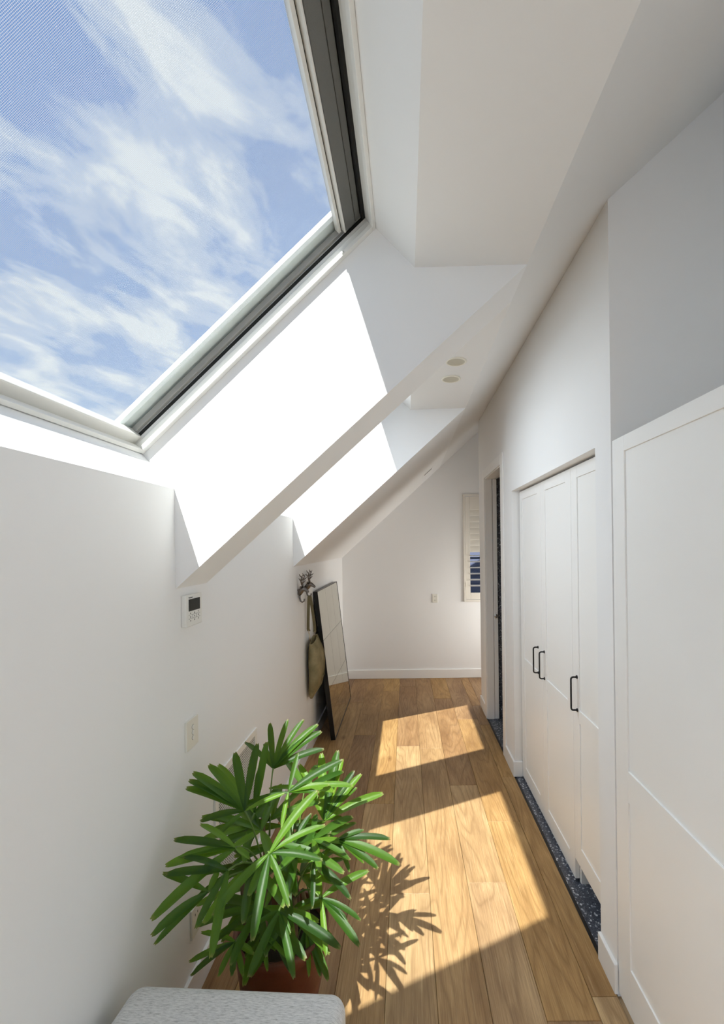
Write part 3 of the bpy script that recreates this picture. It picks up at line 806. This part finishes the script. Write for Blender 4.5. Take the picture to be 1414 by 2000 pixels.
mbar('frame_foot', 'black_frame', 0, fwm, my0 + fwm, my1 - fwm, -0.042, 0.0); mbar('frame_head', 'black_frame', ln - fwm, ln, my0 + fwm, my1 - fwm, -0.042, 0.0)
mbar('backing', 'black_frame', fwm, ln - fwm, my0 + fwm, my1 - fwm, -0.038, -0.010, 0)
for i in range(3):
    for j in range(3):
        pa0 = fwm + (ln - 2 * fwm) * i / 3 + 0.0016; pa1 = fwm + (ln - 2 * fwm) * (i + 1) / 3 - 0.0016
        pb0 = my0 + fwm + (my1 - my0 - 2 * fwm) * j / 3 + 0.0016; pb1 = my0 + fwm + (my1 - my0 - 2 * fwm) * (j + 1) / 3 - 0.0016
        mbar('mirror_pane', 'mirror', pa0, pa1, pb0, pb1, -0.010, -0.003, 0.0)

# ------------------------------------------------------------------ deer hook
dh = tag(empty('deer_hook', (XL, 3.74, 1.42)), 'antique metal wall hook shaped as two antlered deer heads', 'hook')
m = MB(); m.tube([(XL + 0.004, 3.60, 1.455), (XL + 0.006, 3.70, 1.447), (XL + 0.006, 3.80, 1.455), (XL + 0.004, 3.90, 1.465)], [0.008, 0.007, 0.007, 0.008], 8).build('back_bar', 'nickel', dh, smooth=True)
def deer(y, z):
    x = XL + 0.006
    head = MB()
    pth = [(x, y, z - 0.035), (x + 0.012, y, z - 0.015), (x + 0.026, y, z + 0.006), (x + 0.044, y, z + 0.012), (x + 0.064, y, z - 0.002), (x + 0.078, y, z - 0.012), (x + 0.082, y, z - 0.014)]
    head.tube(pth, [0.016, 0.021, 0.023, 0.019, 0.013, 0.0095, 0.005], 12)
    hd = head.build('deer_head', 'nickel', dh, smooth=True)
    for s in (-1, 1):
        MB().tube([(x + 0.028, y + s * 0.016, z + 0.022), (x + 0.022, y + s * 0.032, z + 0.030), (x + 0.018, y + s * 0.044, z + 0.028)], [0.006, 0.008, 0.002], 8).build('ear', 'nickel', hd, smooth=True)
        an_ = MB()
        main = [(x + 0.034, y + s * 0.008, z + 0.028), (x + 0.028, y + s * 0.022, z + 0.055), (x + 0.028, y + s * 0.040, z + 0.080), (x + 0.036, y + s * 0.046, z + 0.108), (x + 0.046, y + s * 0.040, z + 0.128)]
        an_.tube(main, [0.006, 0.0055, 0.005, 0.0042, 0.0025], 7)
        for i, (dx, dy, dz) in ((1, (0.026, -0.004, 0.026)), (2, (0.030, 0.006, 0.022)), (3, (-0.018, 0.012, 0.026)), (2, (-0.012, 0.022, 0.024))):
            p = Vector(main[i]); an_.tube([p, p + Vector((dx * .6, s * dy, dz * .55)), p + Vector((dx, s * dy * .8, dz))], [0.0045, 0.004, 0.002], 6)
        an_.build('antler', 'nickel', hd, smooth=True)
    hk = [(x + 0.006, y, z - 0.028), (x + 0.008, y, z - 0.060), (x + 0.014, y, z - 0.085), (x + 0.028, y, z - 0.095), (x + 0.042, y, z - 0.086), (x + 0.046, y, z - 0.068)]
    MB().tube(hk, [0.009, 0.008, 0.007, 0.0065, 0.006, 0.007], 9).build('hook', 'nickel', hd, smooth=True)
deer(3.62, 1.452); deer(3.88, 1.468)

# ------------------------------------------------------------------ canvas bag on the hook
bg_ = tag(empty('shoulder_bag', (-0.81, 3.96, 0.48)), 'olive canvas shoulder bag hanging by its long strap from the deer hook', 'bag')
stn = [  # z, centre y, half width (y), centre x, half depth (x)
    (0.475, 3.93, 0.020, -0.842, 0.006), (0.52, 3.945, 0.075, -0.832, 0.024), (0.58, 3.96, 0.125, -0.817, 0.042), (0.66, 3.965, 0.150, -0.803, 0.056),
    (0.76, 3.965, 0.155, -0.798, 0.060), (0.86, 3.965, 0.150, -0.803, 0.054), (0.93, 3.96, 0.140, -0.812, 0.043), (0.975, 3.955, 0.132, -0.816, 0.034), (1.0, 3.95, 0.125, -0.820, 0.022), (0.99, 3.95, 0.118, -0.820, 0.016), (0.93, 3.95, 0.10, -0.820, 0.014)]
rg = []; n = 20; r2 = random.Random(3)
for z, yc, hw, xc, hd in stn:
    ring = []
    for k in range(n):
        a = 2 * math.pi * k / n
        ca, sa = math.cos(a), math.sin(a)
        e = 0.75
        px = math.copysign(abs(ca) ** e, ca) * hd; pyy = math.copysign(abs(sa) ** e, sa) * hw
        fold = 0.006 * math.sin(3 * a + z * 22) + r2.uniform(-0.002, 0.002)
        ring.append((max(XL + 0.004, xc + px + fold), yc + pyy, z + 0.02 * sa * (1 if z > .6 else 0)))
    rg.append(ring)
MB().rings(rg).build('body', 'canvas', bg_, smooth=True, subsurf=1)
MB().tube([(p[0] + 0.002, p[1], p[2]) for p in [rg[i][1] for i in range(len(rg))]], 0.004, 6).build('seam', 'canvas', bg_, smooth=True)
def ribbon(path, wdt, thk, nm, mat, axis=Vector((0.45, 0.89, 0))):
    m = MB(); rr = []
    for p in path:
        p = Vector(p)
        rr.append([p + axis * wdt / 2 + Vector((thk, 0, 0)), p - axis * wdt / 2 + Vector((thk, 0, 0)), p - axis * wdt / 2, p + axis * wdt / 2])
    return m.rings(rr).build(nm, mat, bg_, smooth=False)
hx = XL + 0.034
ax_ = Vector((0.72, 0.69, 0))
ribbon([(hx, 3.88, 1.3845), (hx - 0.002, 3.866, 1.372), (hx - 0.004, 3.860, 1.30), (hx - 0.006, 3.852, 1.20), (hx - 0.008, 3.85, 1.10), (hx - 0.002, 3.855, 1.08)], 0.026, 0.003, 'strap', 'strap', ax_)
ribbon([(hx, 3.88, 1.3845), (hx + 0.004, 3.894, 1.372), (hx + 0.014, 3.905, 1.29), (hx + 0.022, 3.935, 1.18), (hx + 0.026, 3.965, 1.09), (hx + 0.024, 3.97, 1.05)], 0.026, 0.003, 'strap', 'strap', ax_)
def ringpath(c, r):
    return [(c[0] + r * 0.3 * math.cos(a), c[1] + r * math.cos(a), c[2] + r * math.sin(a)) for a in [2 * math.pi * k / 14 for k in range(15)]]
MB().tube(ringpath((hx, 3.855, 1.075), 0.012), 0.0025, 6, False).tube([(hx, 3.855, 1.063), (hx + 0.004, 3.862, 1.02), (hx + 0.006, 3.868, 0.99)], 0.004, 6).build('clip', 'brass', bg_, smooth=True)
MB().tube(ringpath((hx + 0.024, 3.972, 1.045), 0.012), 0.0025, 6, False).tube([(hx + 0.024, 3.972, 1.033), (hx + 0.024, 3.98, 1.01)], 0.004, 6).build('clip', 'brass', bg_, smooth=True)

# ------------------------------------------------------------------ ottoman
ot = tag(empty('ottoman', (-0.53, 1.0, 0)), 'light grey woven fabric ottoman bench in the near left foreground', 'ottoman')
ang = R(-3.2)
hw_, hd_ = 0.318, 0.335
oc = Vector((-0.520, 0.985))
m = MB().box(-hw_, hw_, -hd_, hd_, 0.13, 0.53)
cu_ = m.build('upholstery', 'grey_fabric', ot, bevel=0.045, seg=6, smooth=True)
cu_.location = (oc.x - WLOC['ottoman'][0], oc.y - WLOC['ottoman'][1], 0); cu_.rotation_euler = (0, 0, ang)
for sx in (-1, 1):
    for sy in (-1, 1):
        p = Matrix.Rotation(ang, 2) @ Vector((sx * 0.26, sy * 0.28)) + oc
        MB().tube([(p.x, p.y, 0.0), (p.x, p.y, 0.14)], [0.014, 0.02], 14).build('leg', 'leg_wood', ot)

# ------------------------------------------------------------------ potted palm
pc = (-0.50, 1.75)
pp = tag(empty('potted_palm', (pc[0], pc[1], 0)), 'bushy green lady palm with fan leaves in a terracotta pot on the floor', 'plant')
MB().lathe([(0.001, 0.0), (0.115, 0.0), (0.125, 0.01), (0.158, 0.16), (0.172, 0.29), (0.178, 0.295), (0.180, 0.335), (0.174, 0.342), (0.162, 0.338), (0.160, 0.29), (0.001, 0.285)], (pc[0], pc[1], 0), 40, False).build('pot', 'terracotta', pp, smooth=True)
MB().lathe([(0.1585, 0.296), (0.12, 0.303), (0.06, 0.307), (0.001, 0.309)], (pc[0], pc[1], 0), 28, False).build('soil', 'soil', pp)
FANS = [
    ((-0.461, 1.48, 0.796), [(-0.324, 1.592, 0.937), (-0.289, 1.53, 0.854), (-0.287, 1.468, 0.781), (-0.374, 1.385, 0.698), (-0.465, 1.323, 0.648), (-0.6, 1.368, 0.686)]),
    ((-0.587, 1.95, 0.843), [(-0.632, 2.058, 0.996), (-0.553, 2.066, 1.009), (-0.481, 2.066, 1.008), (-0.414, 2.055, 0.99), (-0.396, 2.039, 0.965), (-0.377, 1.997, 0.904), (-0.73, 2.013, 0.931), (-0.645, 2.008, 0.924)]),
    ((-0.591, 1.62, 0.854), [(-0.588, 1.752, 1.036), (-0.669, 1.735, 1.011), (-0.758, 1.711, 0.977), (-0.811, 1.696, 0.956), (-0.819, 1.681, 0.935), (-0.822, 1.666, 0.915), (-0.741, 1.6, 0.832), (-0.675, 1.569, 0.795), (-0.461, 1.655, 0.896)]),
    ((-0.602, 1.75, 0.77), [(-0.598, 1.901, 0.978), (-0.613, 1.844, 0.895), (-0.52, 1.8, 0.833), (-0.782, 1.853, 0.909)]),
    ((-0.58, 1.5, 0.802), [(-0.791, 1.515, 0.822), (-0.795, 1.468, 0.769), (-0.787, 1.369, 0.675), (-0.715, 1.543, 0.855), (-0.528, 1.481, 0.78), (-0.759, 1.483, 0.785)]),
    ((-0.637, 1.42, 0.717), [(-0.796, 1.453, 0.754), (-0.773, 1.345, 0.647), (-0.756, 1.33, 0.634), (-0.619, 1.458, 0.758)]),
    ((-0.586, 1.45, 0.763), [(-0.643, 1.348, 0.665), (-0.739, 1.473, 0.791), (-0.576, 1.297, 0.624), (-0.782, 1.443, 0.758)]),
    ((-0.36, 1.9, 0.646), [(-0.325, 2.062, 0.866), (-0.3, 2.042, 0.836), (-0.398, 2.055, 0.857), (-0.247, 2.015, 0.796), (-0.214, 2.007, 0.785), (-0.232, 1.976, 0.742), (-0.116, 1.963, 0.723), (-0.278, 1.907, 0.653), (-0.492, 2.029, 0.819)]),
    ((-0.281, 1.75, 0.663), [(-0.079, 1.752, 0.663), (-0.041, 1.697, 0.601), (-0.121, 1.688, 0.594), (-0.226, 1.681, 0.587), (-0.182, 1.77, 0.686), (-0.175, 1.7, 0.606), (-0.327, 1.716, 0.625)]),
    ((-0.317, 1.6, 0.554), [(-0.155, 1.653, 0.61), (-0.174, 1.557, 0.51), (-0.174, 1.507, 0.466), (-0.281, 1.488, 0.452), (-0.409, 1.582, 0.537), (-0.218, 1.554, 0.508)]),
    ((-0.346, 1.62, 0.671), [(-0.333, 1.527, 0.577), (-0.206, 1.546, 0.592), (-0.431, 1.62, 0.672), (-0.276, 1.579, 0.626)]),
    ((-0.438, 1.5, 0.59), [(-0.498, 1.38, 0.488), (-0.359, 1.378, 0.484), (-0.226, 1.433, 0.525), (-0.5, 1.478, 0.569), (-0.391, 1.46, 0.551)]),
    ((-0.584, 1.5, 0.489), [(-0.72, 1.464, 0.458), (-0.703, 1.439, 0.437), (-0.615, 1.438, 0.435), (-0.573, 1.439, 0.435), (-0.538, 1.439, 0.435), (-0.518, 1.479, 0.469), (-0.704, 1.517, 0.507)]),
    ((-0.456, 1.7, 0.876), [(-0.262, 1.766, 0.963), (-0.305, 1.716, 0.894), (-0.438, 1.78, 0.984), (-0.462, 1.628, 0.79), (-0.636, 1.667, 0.837), (-0.342, 1.7, 0.874)]),
    ((-0.466, 1.65, 0.645), [(-0.402, 1.514, 0.512), (-0.449, 1.752, 0.77), (-0.412, 1.684, 0.683), (-0.382, 1.749, 0.764), (-0.502, 1.563, 0.556)]),
    ((-0.391, 1.7, 0.374), [(-0.296, 1.68, 0.354), (-0.322, 1.595, 0.282), (-0.408, 1.618, 0.301), (-0.362, 1.595, 0.283), (-0.294, 1.587, 0.276)]),
    ((-0.627, 1.75, 0.481), [(-0.552, 1.694, 0.424), (-0.695, 1.774, 0.508), (-0.652, 1.698, 0.429), (-0.591, 1.774, 0.507), (-0.594, 1.714, 0.444)]),
    ((-0.535, 1.6, 0.433), [(-0.645, 1.607, 0.442), (-0.473, 1.567, 0.402), (-0.572, 1.552, 0.391), (-0.487, 1.526, 0.368), (-0.43, 1.552, 0.389)]),
]
canes = [(-0.62, 1.70), (-0.53, 1.64), (-0.43, 1.68), (-0.56, 1.80), (-0.45, 1.82), (-0.39, 1.76), (-0.50, 1.73)]
tops = [0.62, 0.62, 0.50, 0.72, 0.62, 0.48, 0.66]
for (cx_, cy_), tz_ in zip(canes, tops):
    lx = rnd.uniform(-0.03, 0.03); ly = rnd.uniform(-0.03, 0.02)
    MB().tube([(cx_, cy_, 0.29), (cx_ + lx * .4, cy_ + ly * .4, 0.29 + (tz_ - 0.29) * 0.5), (cx_ + lx, cy_ + ly, tz_)], [0.011, 0.010, 0.008], 8).build('cane', 'cane', pp, smooth=True)
def leaflet(parent, p0, p1, wd, facing):
    p0 = Vector(p0); p1 = Vector(p1); d = p1 - p0; ln_ = d.length; dn = d.normalized()
    side = dn.cross(facing)
    if side.length < 0.15: side = dn.cross(Vector((0.3, 0.2, 1)))
    side.normalize(); up = side.cross(dn).normalized()
    if up.z < 0 and abs(up.z) > 0.25: up = -up
    sag = ln_ * rnd.uniform(0.06, 0.13)
    mid = (p0 + p1) / 2 + Vector((0, 0, 1)) * sag
    N = 8; m = MB(); uv = []
    twist = rnd.uniform(-0.25, 0.25)
    prof = [0.22, 0.58, 0.84, 0.97, 1.0, 0.97, 0.86, 0.55]
    for i in range(N):
        t = i / (N - 1)
        c = p0 * (1 - t) ** 2 + mid * 2 * t * (1 - t) + p1 * t * t
        hwid = wd * prof[i] / 2
        s_ = (side * math.cos(twist * t) + up * math.sin(twist * t))
        u_ = (up * math.cos(twist * t) - side * math.sin(twist * t))
        for k, (o_, z_) in enumerate(((-1, 0.10), (-0.5, -0.06), (0, -0.14), (0.5, -0.06), (1, 0.10))):
            jag = 0.0
            if i == N - 1: jag = (-0.008, 0.003, 0.0, 0.005, -0.006)[k]
            m.v.append(tuple(c + s_ * o_ * hwid + u_ * (z_ * hwid * 1.6) + dn * jag)); uv.append((k / 4, t))
    for i in range(N - 1):
        for k in range(4):
            a = i * 5 + k; m.f.append((a, a + 1, a + 6, a + 5))
    m.uv = uv
    o = m.build('leaflet', 'leaf', parent, smooth=False)
    for p in o.data.polygons: p.use_smooth = True
    return o
camv = Vector((0, 0, CAM_H))
r3 = random.Random(21)
for k in range(15):
    ang_ = 2 * math.pi * k / 15 + r3.uniform(-.2, .2)
    rad = r3.uniform(0.05, 0.17); hz = r3.uniform(0.42, 0.84)
    hub = Vector((pc[0] + rad * math.cos(ang_), pc[1] + rad * math.sin(ang_) - 0.02, hz))
    tl_ = []
    nl = r3.choice((5, 6, 7))
    for q in range(nl):
        aa = ang_ + (q / (nl - 1) - 0.5) * R(210)
        ll = r3.uniform(0.16, 0.23)
        dz = r3.uniform(-0.11, 0.03) * (1.0 if hz < 0.65 else 0.5) + (0.04 if hz > 0.7 else 0)
        p = hub + Vector((math.cos(aa) * ll, math.sin(aa) * ll, dz))
        p.x = max(p.x, XL + 0.03); p.y = max(p.y, 1.40)
        if p.x - hub.x > 0.16 and hub.x > -0.40: p.x = hub.x + 0.16
        tl_.append(tuple(p))
    FANS.append((tuple(hub), tl_))
for hub, tips in FANS:
    hub = Vector(hub)
    j = min(range(len(canes)), key=lambda i: (Vector((canes[i][0], canes[i][1])) - Vector((hub.x, hub.y))).length + max(0, tops[i] - hub.z) * .5)
    bz = min(tops[j], hub.z - 0.06); bz = max(bz, 0.31)
    b = Vector((canes[j][0], canes[j][1], bz))
    mid = b.lerp(hub, 0.5) + Vector((0, 0, 0.06))
    pts = [b * (1 - t) ** 2 + mid * 2 * t * (1 - t) + hub * t * t for t in (0, .2, .4, .6, .8, 1)]
    fr = MB().tube(pts, [0.0042, 0.0036, 0.0032, 0.003, 0.003, 0.004], 6).build('frond', 'petiole', pp, smooth=True)
    mean = sum((Vector(t) for t in tips), Vector()) / len(tips) - hub
    for t in tips:
        fac = (Vector((0, 0, 1)) * 0.7 + (camv - hub).normalized() * 0.8 + Vector((rnd.uniform(-.25, .25), rnd.uniform(-.25, .25), 0))).normalized()
        tt = Vector(t); ln_ = (tt - hub).length
        leaflet(fr, hub, tt, min(0.033, max(0.018, ln_ * 0.135)) * rnd.uniform(0.9, 1.15), fac)
